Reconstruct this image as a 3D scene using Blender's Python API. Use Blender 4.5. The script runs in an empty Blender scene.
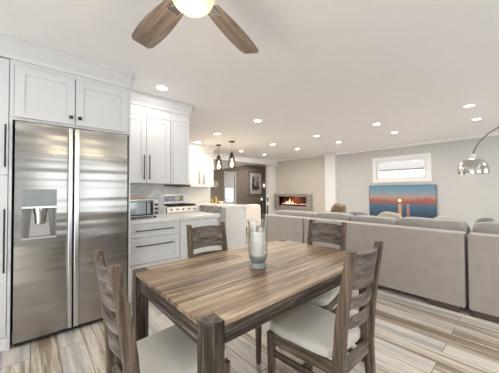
import bpy, bmesh, math, random
from mathutils import Vector, Matrix, noise
random.seed(7)
PI = math.pi
SC = bpy.context.scene
COL = SC.collection

# ------------------------------------------------------------ camera
cam_d = bpy.data.cameras.new('camera')
cam = bpy.data.objects.new('camera', cam_d)
COL.objects.link(cam)
cam_d.sensor_width = 36.0
cam_d.lens = 36.0 * 246.0 / 499.0
cam_d.clip_start = 0.02
yaw, pitch, roll = math.radians(48.56), math.radians(1.089), math.radians(0.309)
cam.matrix_world = (Matrix.Translation((0, 0, 1.25)) @ Matrix.Rotation(yaw, 4, 'Z')
                    @ Matrix.Rotation(PI / 2 + pitch, 4, 'X') @ Matrix.Rotation(-roll, 4, 'Z'))
SC.camera = cam

# ------------------------------------------------------------ world
w = bpy.data.worlds.new('daylight'); SC.world = w
w.use_nodes = True
bg = w.node_tree.nodes['Background']
bg.inputs[0].default_value = (0.86, 0.93, 1.0, 1)
bg.inputs[1].default_value = 1.3
sun_d = bpy.data.lights.new('sun', 'SUN'); sun_d.energy = 8.0; sun_d.color = (1, 0.97, 0.92); sun_d.angle = 0.01
sun = bpy.data.objects.new('sun', sun_d); COL.objects.link(sun)
sun.rotation_euler = (math.radians(30), 0, 0)      # high, from behind the camera, no light across the side windows

# ------------------------------------------------------------ large area lights (daylight in the windows behind the camera)
def area(name, loc, rot, sx, sy, power, color):
    l = bpy.data.lights.new(name, 'AREA'); l.shape = 'RECTANGLE'
    l.size, l.size_y, l.energy, l.color = sx, sy, power, color
    o = bpy.data.objects.new(name, l); COL.objects.link(o)
    o.location = loc; o.rotation_euler = rot
    return o
area('patio_daylight', (-0.3, -2.35, 1.15), (PI / 2, 0, 0), 2.8, 2.1, 14, (0.93, 0.96, 1.0))
area('side_daylight', (2.75, 1.2, 1.25), (0, PI / 2, 0), 1.4, 3.0, 13, (0.95, 0.97, 1.0))
area('side_daylight_far', (2.75, 5.4, 1.25), (0, PI / 2, 0), 1.4, 2.0, 20, (0.95, 0.97, 1.0))

# ------------------------------------------------------------ exposure
SC.view_settings.view_transform = 'Standard'
SC.view_settings.look = 'None'
SC.view_settings.exposure = 0.72
SC.view_settings.gamma = 1.0
SC.view_settings.use_curve_mapping = False

# ============================================================ materials
def new_mat(name):
    m = bpy.data.materials.new(name); m.use_nodes = True
    nt = m.node_tree
    return m, nt, nt.nodes['Principled BSDF']

def plain(name, col, rough=0.5, metal=0.0, var=0.03, scale=8.0, bump=0.0, bscale=60.0, spec=0.5):
    m, nt, b = new_mat(name)
    tc = nt.nodes.new('ShaderNodeTexCoord')
    n = nt.nodes.new('ShaderNodeTexNoise'); n.inputs['Scale'].default_value = scale
    n.inputs['Detail'].default_value = 3
    nt.links.new(tc.outputs['Object'], n.inputs['Vector'])
    r = nt.nodes.new('ShaderNodeValToRGB')
    c0 = [max(0, c * (1 - var)) for c in col[:3]] + [1]
    c1 = [min(1, c * (1 + var)) for c in col[:3]] + [1]
    r.color_ramp.elements[0].position = 0.3; r.color_ramp.elements[0].color = c0
    r.color_ramp.elements[1].position = 0.7; r.color_ramp.elements[1].color = c1
    nt.links.new(n.outputs['Fac'], r.inputs['Fac'])
    nt.links.new(r.outputs['Color'], b.inputs['Base Color'])
    b.inputs['Roughness'].default_value = rough
    b.inputs['Metallic'].default_value = metal
    b.inputs['Specular IOR Level'].default_value = spec
    if bump:
        n2 = nt.nodes.new('ShaderNodeTexNoise'); n2.inputs['Scale'].default_value = bscale
        nt.links.new(tc.outputs['Object'], n2.inputs['Vector'])
        bp = nt.nodes.new('ShaderNodeBump'); bp.inputs['Strength'].default_value = bump
        bp.inputs['Distance'].default_value = 0.01
        nt.links.new(n2.outputs['Fac'], bp.inputs['Height'])
        nt.links.new(bp.outputs['Normal'], b.inputs['Normal'])
    return m

def emis(name, col, strength):
    m, nt, b = new_mat(name)
    b.inputs['Base Color'].default_value = (*col, 1)
    b.inputs['Emission Color'].default_value = (*col, 1)
    b.inputs['Emission Strength'].default_value = strength
    return m

def glass(name, col=(1, 1, 1), rough=0.0, thin=True):
    m, nt, b = new_mat(name)
    nt.nodes.remove(b)
    out = [n for n in nt.nodes if n.type == 'OUTPUT_MATERIAL'][0]
    tr = nt.nodes.new('ShaderNodeBsdfTransparent'); tr.inputs[0].default_value = (*col, 1)
    gl = nt.nodes.new('ShaderNodeBsdfGlossy'); gl.inputs['Roughness'].default_value = rough
    fr = nt.nodes.new('ShaderNodeLayerWeight'); fr.inputs['Blend'].default_value = 0.35
    mx = nt.nodes.new('ShaderNodeMath'); mx.operation = 'MULTIPLY_ADD'
    mx.inputs[1].default_value = 0.55; mx.inputs[2].default_value = 0.04
    nt.links.new(fr.outputs['Facing'], mx.inputs[0])
    mix = nt.nodes.new('ShaderNodeMixShader')
    nt.links.new(mx.outputs[0], mix.inputs[0])
    nt.links.new(tr.outputs[0], mix.inputs[1]); nt.links.new(gl.outputs[0], mix.inputs[2])
    nt.links.new(mix.outputs[0], out.inputs['Surface'])
    return m

def wood(name, cols, axis='X', gscale=1.0, rough=0.38, planks=None, contrast=1.0):
    """streaky rustic wood; grain runs along axis; planks=(length,width) adds boards"""
    m, nt, b = new_mat(name)
    N = nt.nodes.new; L = nt.links.new
    tc = N('ShaderNodeTexCoord')
    mp = N('ShaderNodeMapping')
    s = {'X': (0.7, 14, 14), 'Y': (14, 0.7, 14), 'Z': (14, 14, 0.7)}[axis]
    mp.inputs['Scale'].default_value = [v * gscale for v in s]
    src = tc.outputs['Object']
    L(src, mp.inputs['Vector'])
    vec = mp.outputs['Vector']
    brick = None
    if planks:
        bm_ = N('ShaderNodeMapping')
        if axis == 'Y': bm_.inputs['Rotation'].default_value = (0, 0, PI / 2)
        L(src, bm_.inputs['Vector'])
        brick = N('ShaderNodeTexBrick')
        brick.inputs['Scale'].default_value = 1.0
        brick.inputs['Brick Width'].default_value = planks[0]
        brick.inputs['Row Height'].default_value = planks[1]
        brick.inputs['Mortar Size'].default_value = planks[2]
        brick.inputs['Color1'].default_value = (0, 0, 0, 1)
        brick.inputs['Color2'].default_value = (1, 1, 1, 1)
        brick.inputs['Mortar'].default_value = (0.5, 0.5, 0.5, 1)
        brick.offset = 0.37; brick.offset_frequency = 2
        L(bm_.outputs['Vector'], brick.inputs['Vector'])
        add = N('ShaderNodeVectorMath'); add.operation = 'MULTIPLY_ADD'
        L(brick.outputs['Color'], add.inputs[0])
        add.inputs[1].default_value = (7, 5, 9)
        L(vec, add.inputs[2])
        vec = add.outputs[0]
    n1 = N('ShaderNodeTexNoise'); n1.inputs['Scale'].default_value = 1.6
    n1.inputs['Detail'].default_value = 8; n1.inputs['Roughness'].default_value = 0.68
    n1.inputs['Distortion'].default_value = 0.6
    L(vec, n1.inputs['Vector'])
    r = N('ShaderNodeValToRGB')
    els = r.color_ramp.elements
    lo, hi = 0.5 - 0.17 / contrast, 0.5 + 0.17 / contrast
    n = len(cols)
    els[0].position = lo; els[0].color = (*cols[0], 1)
    els[1].position = hi; els[1].color = (*cols[-1], 1)
    for i in range(1, n - 1):
        e = els.new(lo + (hi - lo) * i / (n - 1)); e.color = (*cols[i], 1)
    fac = n1.outputs['Fac']
    if brick:
        ma = N('ShaderNodeMath'); ma.operation = 'MULTIPLY_ADD'
        L(brick.outputs['Color'], ma.inputs[0]); ma.inputs[1].default_value = planks[3]
        sub = N('ShaderNodeMath'); sub.operation = 'SUBTRACT'
        L(fac, sub.inputs[0]); sub.inputs[1].default_value = planks[3] / 2
        L(sub.outputs[0], ma.inputs[2])
        fac = ma.outputs[0]
    L(fac, r.inputs['Fac'])
    col = r.outputs['Color']
    if brick:
        mx = N('ShaderNodeMix'); mx.data_type = 'RGBA'
        L(brick.outputs['Fac'], mx.inputs['Factor'])
        L(col, mx.inputs['A']); mx.inputs['B'].default_value = (*[c * 0.45 for c in cols[0]], 1)
        col = mx.outputs['Result']
    L(col, b.inputs['Base Color'])
    b.inputs['Roughness'].default_value = rough + 0.08; b.inputs['Specular IOR Level'].default_value = 0.3
    bp = N('ShaderNodeBump'); bp.inputs['Strength'].default_value = 0.25; bp.inputs['Distance'].default_value = 0.004
    L(n1.outputs['Fac'], bp.inputs['Height']); L(bp.outputs['Normal'], b.inputs['Normal'])
    return m

def steel(name, col=(0.62, 0.62, 0.61), rough=0.3, axis='Y'):
    m, nt, b = new_mat(name)
    N = nt.nodes.new; L = nt.links.new
    tc = N('ShaderNodeTexCoord'); mp = N('ShaderNodeMapping')
    mp.inputs['Scale'].default_value = {'Y': (300, 1.5, 300), 'Z': (300, 300, 1.5), 'X': (1.5, 300, 300)}[axis]
    L(tc.outputs['Object'], mp.inputs['Vector'])
    n = N('ShaderNodeTexNoise'); n.inputs['Scale'].default_value = 1.0; n.inputs['Detail'].default_value = 2
    L(mp.outputs['Vector'], n.inputs['Vector'])
    mr = N('ShaderNodeMapRange'); mr.inputs[3].default_value = rough - 0.05; mr.inputs[4].default_value = rough + 0.07
    L(n.outputs['Fac'], mr.inputs[0]); L(mr.outputs[0], b.inputs['Roughness'])
    # a faint large scale waviness of the sheet
    n2 = N('ShaderNodeTexNoise'); n2.inputs['Scale'].default_value = 1.0
    mp2 = N('ShaderNodeMapping'); mp2.inputs['Scale'].default_value = (0.1, 0.25, 4.5)
    L(tc.outputs['Object'], mp2.inputs['Vector']); L(mp2.outputs['Vector'], n2.inputs['Vector'])
    bp = N('ShaderNodeBump'); bp.inputs['Strength'].default_value = 0.35; bp.inputs['Distance'].default_value = 0.04
    L(n2.outputs['Fac'], bp.inputs['Height']); L(bp.outputs['Normal'], b.inputs['Normal'])
    b.inputs['Base Color'].default_value = (*col, 1); b.inputs['Metallic'].default_value = 1.0
    if axis == 'Y':
        tg = N('ShaderNodeTangent'); tg.direction_type = 'RADIAL'; tg.axis = 'Z'
        L(tg.outputs[0], b.inputs['Tangent']); b.inputs['Anisotropic'].default_value = 0.9; b.inputs['Anisotropic Rotation'].default_value = 0.0
    return m

def fabric(name, col, var=0.12, scale=260):
    m, nt, b = new_mat(name)
    N = nt.nodes.new; L = nt.links.new
    tc = N('ShaderNodeTexCoord')
    n = N('ShaderNodeTexNoise'); n.inputs['Scale'].default_value = scale; n.inputs['Detail'].default_value = 2
    n2 = N('ShaderNodeTexNoise'); n2.inputs['Scale'].default_value = 9; n2.inputs['Detail'].default_value = 6
    L(tc.outputs['Object'], n.inputs['Vector']); L(tc.outputs['Object'], n2.inputs['Vector'])
    ad = N('ShaderNodeMath'); ad.operation = 'ADD'; L(n.outputs['Fac'], ad.inputs[0]); L(n2.outputs['Fac'], ad.inputs[1])
    mr = N('ShaderNodeMapRange'); mr.inputs[1].default_value = 0.7; mr.inputs[2].default_value = 1.3
    L(ad.outputs[0], mr.inputs[0])
    mx = N('ShaderNodeMix'); mx.data_type = 'RGBA'
    mx.inputs['A'].default_value = (*[c * (1 - var) for c in col], 1)
    mx.inputs['B'].default_value = (*[min(1, c * (1 + var)) for c in col], 1)
    L(mr.outputs[0], mx.inputs['Factor']); L(mx.outputs['Result'], b.inputs['Base Color'])
    b.inputs['Roughness'].default_value = 0.85
    b.inputs['Sheen Weight'].default_value = 0.3
    bp = N('ShaderNodeBump'); bp.inputs['Strength'].default_value = 0.3; bp.inputs['Distance'].default_value = 0.003
    L(n.outputs['Fac'], bp.inputs['Height']); L(bp.outputs['Normal'], b.inputs['Normal'])
    return m

def herringbone_mat():
    m, nt, b = new_mat('herringbone_tile')
    N = nt.nodes.new; L = nt.links.new
    tc = N('ShaderNodeTexCoord'); sp = N('ShaderNodeSeparateXYZ'); L(tc.outputs['Object'], sp.inputs[0])
    # chevron: fold y in bands, then stripes along the diagonal
    pp = N('ShaderNodeMath'); pp.operation = 'PINGPONG'; pp.inputs[1].default_value = 0.33; L(sp.outputs['Y'], pp.inputs[0])
    ad = N('ShaderNodeMath'); ad.operation = 'ADD'; L(pp.outputs[0], ad.inputs[0]); L(sp.outputs['Z'], ad.inputs[1])
    dv = N('ShaderNodeMath'); dv.operation = 'DIVIDE'; dv.inputs[1].default_value = 0.05; L(ad.outputs[0], dv.inputs[0])
    fr = N('ShaderNodeMath'); fr.operation = 'FRACT'; L(dv.outputs[0], fr.inputs[0])
    gr = N('ShaderNodeMath'); gr.operation = 'LESS_THAN'; gr.inputs[1].default_value = 0.1; L(fr.outputs[0], gr.inputs[0])
    fl = N('ShaderNodeMath'); fl.operation = 'FLOOR'; L(dv.outputs[0], fl.inputs[0])
    wn = N('ShaderNodeTexWhiteNoise'); wn.noise_dimensions = '1D'; L(fl.outputs[0], wn.inputs['W'])
    r = N('ShaderNodeMix'); r.data_type = 'RGBA'
    r.inputs['A'].default_value = (0.50, 0.50, 0.51, 1); r.inputs['B'].default_value = (0.76, 0.77, 0.78, 1)
    L(wn.outputs['Value'], r.inputs['Factor'])
    g = N('ShaderNodeMix'); g.data_type = 'RGBA'; L(gr.outputs[0], g.inputs['Factor'])
    L(r.outputs['Result'], g.inputs['A']); g.inputs['B'].default_value = (0.85, 0.85, 0.84, 1)
    L(g.outputs['Result'], b.inputs['Base Color']); b.inputs['Roughness'].default_value = 0.2
    return m

def screen_mat(x0, x1, z0, z1):
    """sunset over water on a lit screen, in the screen's own coordinates"""
    m, nt, b = new_mat('television_picture')
    N = nt.nodes.new; L = nt.links.new
    tc = N('ShaderNodeTexCoord'); sp = N('ShaderNodeSeparateXYZ'); L(tc.outputs['Object'], sp.inputs[0])
    v = N('ShaderNodeMapRange'); v.inputs[1].default_value = z0; v.inputs[2].default_value = z1; L(sp.outputs['Z'], v.inputs[0])
    r = N('ShaderNodeValToRGB'); e = r.color_ramp.elements
    e[0].position = 0.0; e[0].color = (0.02, 0.035, 0.055, 1)
    e[1].position = 1.0; e[1].color = (0.15, 0.32, 0.42, 1)
    for p, c in ((0.30, (0.07, 0.14, 0.21)), (0.44, (0.12, 0.19, 0.26)), (0.46, (0.42, 0.10, 0.06)), (0.56, (0.55, 0.25, 0.16)), (0.66, (0.50, 0.38, 0.32)), (0.80, (0.26, 0.38, 0.44))):
        k = e.new(p); k.color = (*c, 1)
    L(v.outputs[0], r.inputs['Fac'])
    # sun streak on the water
    def band(cx, wd, amp, col, prev):
        s = N('ShaderNodeMath'); s.operation = 'SUBTRACT'; L(sp.outputs['X'], s.inputs[0]); s.inputs[1].default_value = cx
        a = N('ShaderNodeMath'); a.operation = 'ABSOLUTE'; L(s.outputs[0], a.inputs[0])
        q = N('ShaderNodeMapRange'); q.inputs[1].default_value = 0; q.inputs[2].default_value = wd
        q.inputs[3].default_value = amp; q.inputs[4].default_value = 0; L(a.outputs[0], q.inputs[0])
        lt = N('ShaderNodeMath'); lt.operation = 'LESS_THAN'; L(v.outputs[0], lt.inputs[0]); lt.inputs[1].default_value = 0.45
        mu = N('ShaderNodeMath'); mu.operation = 'MULTIPLY'; L(q.outputs[0], mu.inputs[0]); L(lt.outputs[0], mu.inputs[1])
        mx = N('ShaderNodeMix'); mx.data_type = 'RGBA'; L(mu.outputs[0], mx.inputs['Factor'])
        L(prev, mx.inputs['A']); mx.inputs['B'].default_value = (*col, 1)
        return mx.outputs['Result']
    c = band(x0 + 0.50 * (x1 - x0), 0.06, 1.0, (0.95, 0.45, 0.22), r.outputs['Color'])
    c = band(x0 + 0.62 * (x1 - x0), 0.05, 0.7, (0.80, 0.35, 0.22), c)
    b.inputs['Base Color'].default_value = (0.01, 0.01, 0.01, 1); b.inputs['Roughness'].default_value = 0.25
    L(c, b.inputs['Emission Color']); b.inputs['Emission Strength'].default_value = 0.5
    return m

M = {}
M['cab'] = plain('cabinet_paint', (0.70, 0.71, 0.72), 0.35, var=0.01)
M['trim'] = plain('trim_paint', (0.82, 0.82, 0.81), 0.4, var=0.01)
M['ceil'] = plain('ceiling_paint', (0.86, 0.855, 0.86), 0.9, var=0.01, bump=0.03, bscale=80)
M['wall'] = plain('wall_paint', (0.54, 0.54, 0.53), 0.85, var=0.012, bump=0.03, bscale=90)
M['wall_taupe'] = plain('chimney_paint', (0.60, 0.56, 0.50), 0.85, var=0.012)
M['brown'] = plain('brown_wall_paint', (0.36, 0.305, 0.245), 0.85, var=0.03)
M['floor'] = wood('floor_planks', [(0.27, 0.205, 0.145), (0.49, 0.42, 0.34), (0.74, 0.69, 0.62), (0.56, 0.53, 0.49), (0.42, 0.41, 0.405)], 'X', 0.75, 0.3, (1.25, 0.17, 0.002, 0.25), 0.95)
M['table_y'] = wood('rustic_wood_lengthwise', [(0.09, 0.058, 0.036), (0.25, 0.168, 0.105), (0.38, 0.275, 0.175), (0.52, 0.42, 0.31)], 'Y', 1.3, 0.3, (3.0, 0.10, 0.0012, 0.12), 1.15)
WD = [(0.012, 0.009, 0.007), (0.040, 0.030, 0.023), (0.095, 0.073, 0.057), (0.25, 0.205, 0.165)]
M['wx'] = wood('grey_brown_wood_across', WD, 'X', 2.0, 0.4, None, 1.1)
M['wy'] = wood('grey_brown_wood_along', WD, 'Y', 2.0, 0.4, None, 1.1)
M['wz'] = wood('grey_brown_wood_upright', WD, 'Z', 2.0, 0.4, None, 1.1)
CW = [(0.022, 0.015, 0.01), (0.09, 0.063, 0.042), (0.165, 0.12, 0.085), (0.26, 0.205, 0.155)]
M['cz'] = wood('chair_wood_upright', CW, 'Z', 2.6, 0.35)
M['cx'] = wood('chair_wood_across', [(0.03, 0.024, 0.018), (0.10, 0.081, 0.066), (0.18, 0.152, 0.13), (0.29, 0.26, 0.23)], 'X', 1.4, 0.32)
M['cy'] = wood('chair_wood_along', CW, 'Y', 1.6, 0.35)
M['fan'] = wood('fan_blade_wood', [(0.13, 0.095, 0.075), (0.22, 0.17, 0.14), (0.32, 0.265, 0.225)], 'X', 1.6, 0.45)
M['steel'] = steel('brushed_steel', (0.40, 0.385, 0.36), 0.22)
M['steel_lamp'] = steel('brushed_nickel', (0.55, 0.53, 0.5), 0.22, 'X')
M['dark_nickel'] = plain('dark_nickel', (0.22, 0.20, 0.18), 0.35, 0.9)
M['steel_light'] = plain('polished_steel_edge', (0.60, 0.60, 0.59), 0.25, 1.0, 0.01)
M['black'] = plain('black_metal', (0.018, 0.017, 0.016), 0.4, 0.3, 0.1)
M['dark'] = plain('dark_recess', (0.02, 0.02, 0.02), 0.7)
M['grey_plastic'] = plain('grey_plastic', (0.27, 0.30, 0.29), 0.3)
M['quartz'] = plain('quartz_counter', (0.76, 0.75, 0.72), 0.18, var=0.05, scale=30)
M['tile'] = plain('white_tile', (0.74, 0.73, 0.70), 0.2)
M['herring'] = herringbone_mat()
M['sofa'] = fabric('sofa_fabric', (0.44, 0.395, 0.35), 0.10)
M['cushion'] = fabric('cushion_fabric', (0.35, 0.33, 0.31), 0.10)
M['seat'] = fabric('seat_fabric', (0.66, 0.635, 0.565), 0.07)
M['beige'] = fabric('beige_fabric', (0.55, 0.48, 0.41), 0.10)
M['cream'] = fabric('cream_fabric', (0.78, 0.73, 0.65), 0.05)
M['grey_pillow'] = fabric('grey_fabric', (0.26, 0.26, 0.25), 0.15)
M['shag'] = fabric('brown_shag', (0.23, 0.15, 0.09), 0.45, 60)
M['glass'] = glass('clear_glass', (0.985, 0.992, 0.99))
M['pane'] = glass('window_glass', (0.97, 0.98, 0.98))
M['glass_base'] = plain('thick_green_glass', (0.24, 0.28, 0.265), 0.05, 0.0, 0.1, spec=0.9)
M['wax'] = plain('white_wax', (0.86, 0.86, 0.83), 0.5)
M['wick'] = plain('wick', (0.03, 0.02, 0.02), 0.8)
M['plastic_w'] = plain('white_plastic', (0.8, 0.8, 0.78), 0.35)
M['brown_leg'] = plain('dark_stained_leg', (0.10, 0.07, 0.05), 0.5)
M['gold'] = plain('gold_glaze', (0.62, 0.42, 0.12), 0.25, 0.6)
M['lampdisc'] = emis('recessed_lamp', (1.0, 0.9, 0.75), 14)
M['globe'] = emis('fan_globe', (0.95, 0.80, 0.50), 0.2)
M['bulb'] = emis('warm_bulb', (1.0, 0.75, 0.42), 6)
M['flame'] = emis('flame', (1.0, 0.42, 0.24), 0.8)
M['flame_core'] = emis('flame_core', (1.0, 0.75, 0.6), 1.6)
M['firebox'] = plain('firebox_lining', (0.14, 0.06, 0.045), 0.6, var=0.4, scale=5)
M['stone'] = plain('fireplace_stone', (0.34, 0.31, 0.28), 0.5, var=0.2, scale=10)
M['siding'] = wood('neighbour_siding', [(0.62, 0.58, 0.57), (0.80, 0.78, 0.77)], 'X', 0.5, 0.8, (4.0, 0.12, 0.012, 0.05), 1.0)
M['brick'] = plain('pink_brick', (0.74, 0.62, 0.60), 0.9, var=0.1)
M['blind'] = plain('window_blind', (0.85, 0.87, 0.88), 0.7)
M['mat_board'] = plain('mat_board', (0.8, 0.79, 0.77), 0.6)
M['frame'] = plain('pewter_frame', (0.33, 0.30, 0.27), 0.35, 0.5)
M['art_l'] = plain('pale_print', (0.62, 0.60, 0.58), 0.5, var=0.5, scale=9)
M['art_d'] = plain('dark_print', (0.12, 0.11, 0.11), 0.5, var=0.7, scale=14)

# ============================================================ mesh builder
class MB:
    def __init__(s): s.bm = bmesh.new()
    def box(s, x0, x1, y0, y1, z0, z1):
        v = [s.bm.verts.new(p) for p in ((x0,y0,z0),(x1,y0,z0),(x1,y1,z0),(x0,y1,z0),(x0,y0,z1),(x1,y0,z1),(x1,y1,z1),(x0,y1,z1))]
        for f in ((3,2,1,0),(4,5,6,7),(0,1,5,4),(1,2,6,5),(2,3,7,6),(3,0,4,7)):
            s.bm.faces.new([v[i] for i in f])
        return s
    def rings(s, rings, cap=True, close=False):
        rs = [[s.bm.verts.new(p) for p in r] for r in rings]
        n = len(rs[0]); k = len(rs)
        for i in range(k if close else k - 1):
            a, b = rs[i], rs[(i + 1) % k]
            for j in range(n):
                s.bm.faces.new((a[j], a[(j+1)%n], b[(j+1)%n], b[j]))
        if cap and not close:
            s.bm.faces.new(list(reversed(rs[0]))); s.bm.faces.new(rs[-1])
        return s
    def lathe(s, prof, c=(0,0,0), n=24, cap=True):
        return s.rings([[(c[0]+r*math.cos(2*PI*j/n), c[1]+r*math.sin(2*PI*j/n), c[2]+z) for j in range(n)] for r, z in prof], cap)
    def tube(s, pts, r, n=8, cap=True, close=False):
        pts = [Vector(p) for p in pts]; rr = r if isinstance(r, (list, tuple)) else [r]*len(pts)
        out = []; up = None; k = len(pts)
        for i, p in enumerate(pts):
            if close: t = (pts[(i+1)%k] - pts[i-1]).normalized()
            else: t = (pts[min(i+1, k-1)] - pts[max(i-1, 0)]).normalized()
            if up is None:
                up = Vector((0,0,1)) if abs(t.z) < 0.9 else Vector((1,0,0))
            a = t.cross(up).normalized(); b = a.cross(t).normalized(); up = b
            out.append([p + (a*math.cos(2*PI*j/n) + b*math.sin(2*PI*j/n))*rr[i] for j in range(n)])
        return s.rings(out, cap, close)
    def sweep_rect(s, pts, wx, wy):
        """rectangular section (half sizes per point) in horizontal slices: for posts and legs"""
        out = []
        for i, p in enumerate(pts):
            a = wx[i] if isinstance(wx, (list, tuple)) else wx
            b = wy[i] if isinstance(wy, (list, tuple)) else wy
            out.append([(p[0]-a,p[1]-b,p[2]),(p[0]+a,p[1]-b,p[2]),(p[0]+a,p[1]+b,p[2]),(p[0]-a,p[1]+b,p[2])])
        return s.rings(out)
    def pillow(s, c, h, n=4.0, e=12, wr=0.0, seed=0, rot=None):
        bm2 = bmesh.new(); bmesh.ops.create_cube(bm2, size=2)
        bmesh.ops.subdivide_edges(bm2, edges=bm2.edges[:], cuts=e, use_grid_fill=True)
        vm = {}
        for v in bm2.verts:
            x, y, z = v.co
            k = (abs(x)**n + abs(y)**n + abs(z)**n) ** (-1.0/n)
            q = Vector((x*k, y*k, z*k))
            if wr:
                d = noise.noise(Vector((q.x*1.7+seed*3.1, q.y*1.7, q.z*1.7+seed))) + 0.5*noise.noise(q*4+Vector((seed,0,0)))
                q *= 1 + wr*d
            q = Vector((q.x*h[0], q.y*h[1], q.z*h[2]))
            if rot is not None: q = rot @ q
            vm[v.index] = s.bm.verts.new(q + Vector(c))
        for f in bm2.faces: s.bm.faces.new([vm[v.index] for v in f.verts])
        bm2.free(); return s
    def build(s, name, mat, parent=None, smooth=False, bevel=0.0, label=None, angle=40):
        bmesh.ops.recalc_face_normals(s.bm, faces=s.bm.faces[:])
        me = bpy.data.meshes.new(name); s.bm.to_mesh(me); s.bm.free()
        me.materials.append(mat)
        o = bpy.data.objects.new(name, me); COL.objects.link(o)
        if smooth:
            me.polygons.foreach_set('use_smooth', [True]*len(me.polygons))
            if smooth != 'all':
                me.set_sharp_from_angle(angle=math.radians(angle))
        if parent: o.parent = parent
        if bevel:
            b = o.modifiers.new('bevel', 'BEVEL'); b.width = bevel; b.segments = 2
            b.limit_method = 'ANGLE'; b.angle_limit = math.radians(40)
        if label: o['label'] = label
        return o

def tag(o, label, cat, group=None):
    o['label'] = label; o['category'] = cat
    if group: o['group'] = group
    return o
def thing(name, label, cat, loc=(0,0,0), rz=0.0, group=None):
    o = bpy.data.objects.new(name, None); COL.objects.link(o)
    o.location = loc; o.rotation_euler = (0, 0, rz); o.empty_display_size = 0.1
    return tag(o, label, cat, group)
def struct(name, mb, mat, parent=None, **k):
    o = mb.build(name, mat, parent, **k)
    if parent is None: o['kind'] = 'structure'
    return o
def dup(root, loc, rz, label, group=None):
    def cp(o, par):
        c = o.copy(); COL.objects.link(c)
        if par: c.parent = par
        for ch in [x for x in bpy.data.objects if x.parent == o]:
            cp(ch, c)
        return c
    r = cp(root, None); r.location = loc; r.rotation_euler = (0, 0, rz); r['label'] = label
    if group: r['group'] = group
    return r

# ============================================================ room shell
HC = 2.46
XL, XR, YB, YF = -3.5, 2.6, -2.2, 7.29
struct('floor', MB().box(-6.78, XR+0.12, YB-0.12, YF+0.14, -0.1, 0).box(-8.82, -6.78, 2.78, 10.12, -0.1, 0), M['floor'])
struct('ceiling', MB().box(-6.78, XR+0.12, YB-0.12, YF+0.14, HC, HC+0.1).box(-8.82, -6.78, 2.78, 10.12, HC, HC+0.1), M['ceil'])
struct('wall_left', MB().box(XL-0.12, XL, YB, 1.427, 0, HC), M['wall'])
struct('wall_kitchen_side', MB().box(-6.12, XL-0.12, 1.30, 1.427, 0, HC), M['wall'])
struct('wall_kitchen', MB().box(-6.12, -6.0, 1.427, 3.80, 0, HC), M['wall'])
# back wall with the patio opening (behind the camera)
b = MB(); b.box(XL-0.12, -1.75, YB-0.12, YB, 0, HC); b.box(1.15, XR+0.1, YB-0.12, YB, 0, HC); b.box(-1.75, 1.15, YB-0.12, YB, 2.2, HC)
struct('wall_back', b, M['wall'])
b = MB()
for x in (-1.75, -0.33, 1.09): b.box(x, x+0.06, YB-0.1, YB-0.02, 0, 2.2)
b.box(-1.69, 1.09, YB-0.09, YB-0.03, 2.14, 2.2); b.box(-1.69, 1.09, YB-0.09, YB-0.03, 0, 0.06)
struct('door_1', b, M['trim'])
# right wall with two windows
b = MB(); y = YB
for (a, c) in ((-0.3, 2.7), (4.4, 6.4)):
    b.box(XR, XR+0.12, y, a, 0, HC); b.box(XR, XR+0.12, a, c, 0, 0.55); b.box(XR, XR+0.12, a, c, 1.95, HC); y = c
b.box(XR, XR+0.12, y, YF, 0, HC)
struct('wall_right', b, M['wall'])
for i, (a, c) in enumerate(((-0.3, 2.7), (4.4, 6.4))):
    b = MB()
    for yy in (a, (a+c)/2-0.03, c-0.06): b.box(XR+0.02, XR+0.08, yy, yy+0.06, 0.55, 1.95)
    b.box(XR+0.03, XR+0.07, a+0.06, c-0.06, 0.55, 0.61); b.box(XR+0.03, XR+0.07, a+0.06, c-0.06, 1.89, 1.95)
    struct('window_%d' % (i+3), b, M['trim'])
# far wall, with a hole for the slot window
wx0, wx1, wz0, wz1 = -2.83, -1.65, 1.56, 2.08
b = MB()
b.box(-4.41, wx0, YF, YF+0.14, 0, HC); b.box(wx1, XR+0.12, YF, YF+0.14, 0, HC)
b.box(wx0, wx1, YF, YF+0.14, 0, wz0); b.box(wx0, wx1, YF, YF+0.14, wz1, HC)
struct('wall_far', b, M['wall'])
# chimney wall with the firebox hole
fx0, fx1, fz0, fz1 = -6.45, -5.10, 0.70, 1.045
b = MB()
b.box(-6.66, fx0, YF-0.02, YF+0.14, 0, HC); b.box(fx1, -4.41, YF-0.02, YF+0.14, 0, HC)
b.box(fx0, fx1, YF-0.02, YF+0.14, 0, fz0); b.box(fx0, fx1, YF-0.02, YF+0.14, fz1, HC)
struct('wall_chimney', b, M['wall_taupe'])
struct('trim_1', MB().box(-4.41, -4.04, YF-0.10, YF, 0, HC-0.002), M['trim'], bevel=0.004)      # pilaster
struct('wall_stub', MB().box(-6.78, -6.66, 6.90, YF+0.14, 0, HC), M['trim'])
struct('trim_2', MB().box(-6.80, -6.62, 6.86, 6.98, 0, 2.265), M['trim'], bevel=0.004)
struct('trim_3', MB().box(-6.80, -6.56, 3.80, 7.265, 2.27, HC-0.002), M['trim'], bevel=0.006)     # beam over the opening
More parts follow.
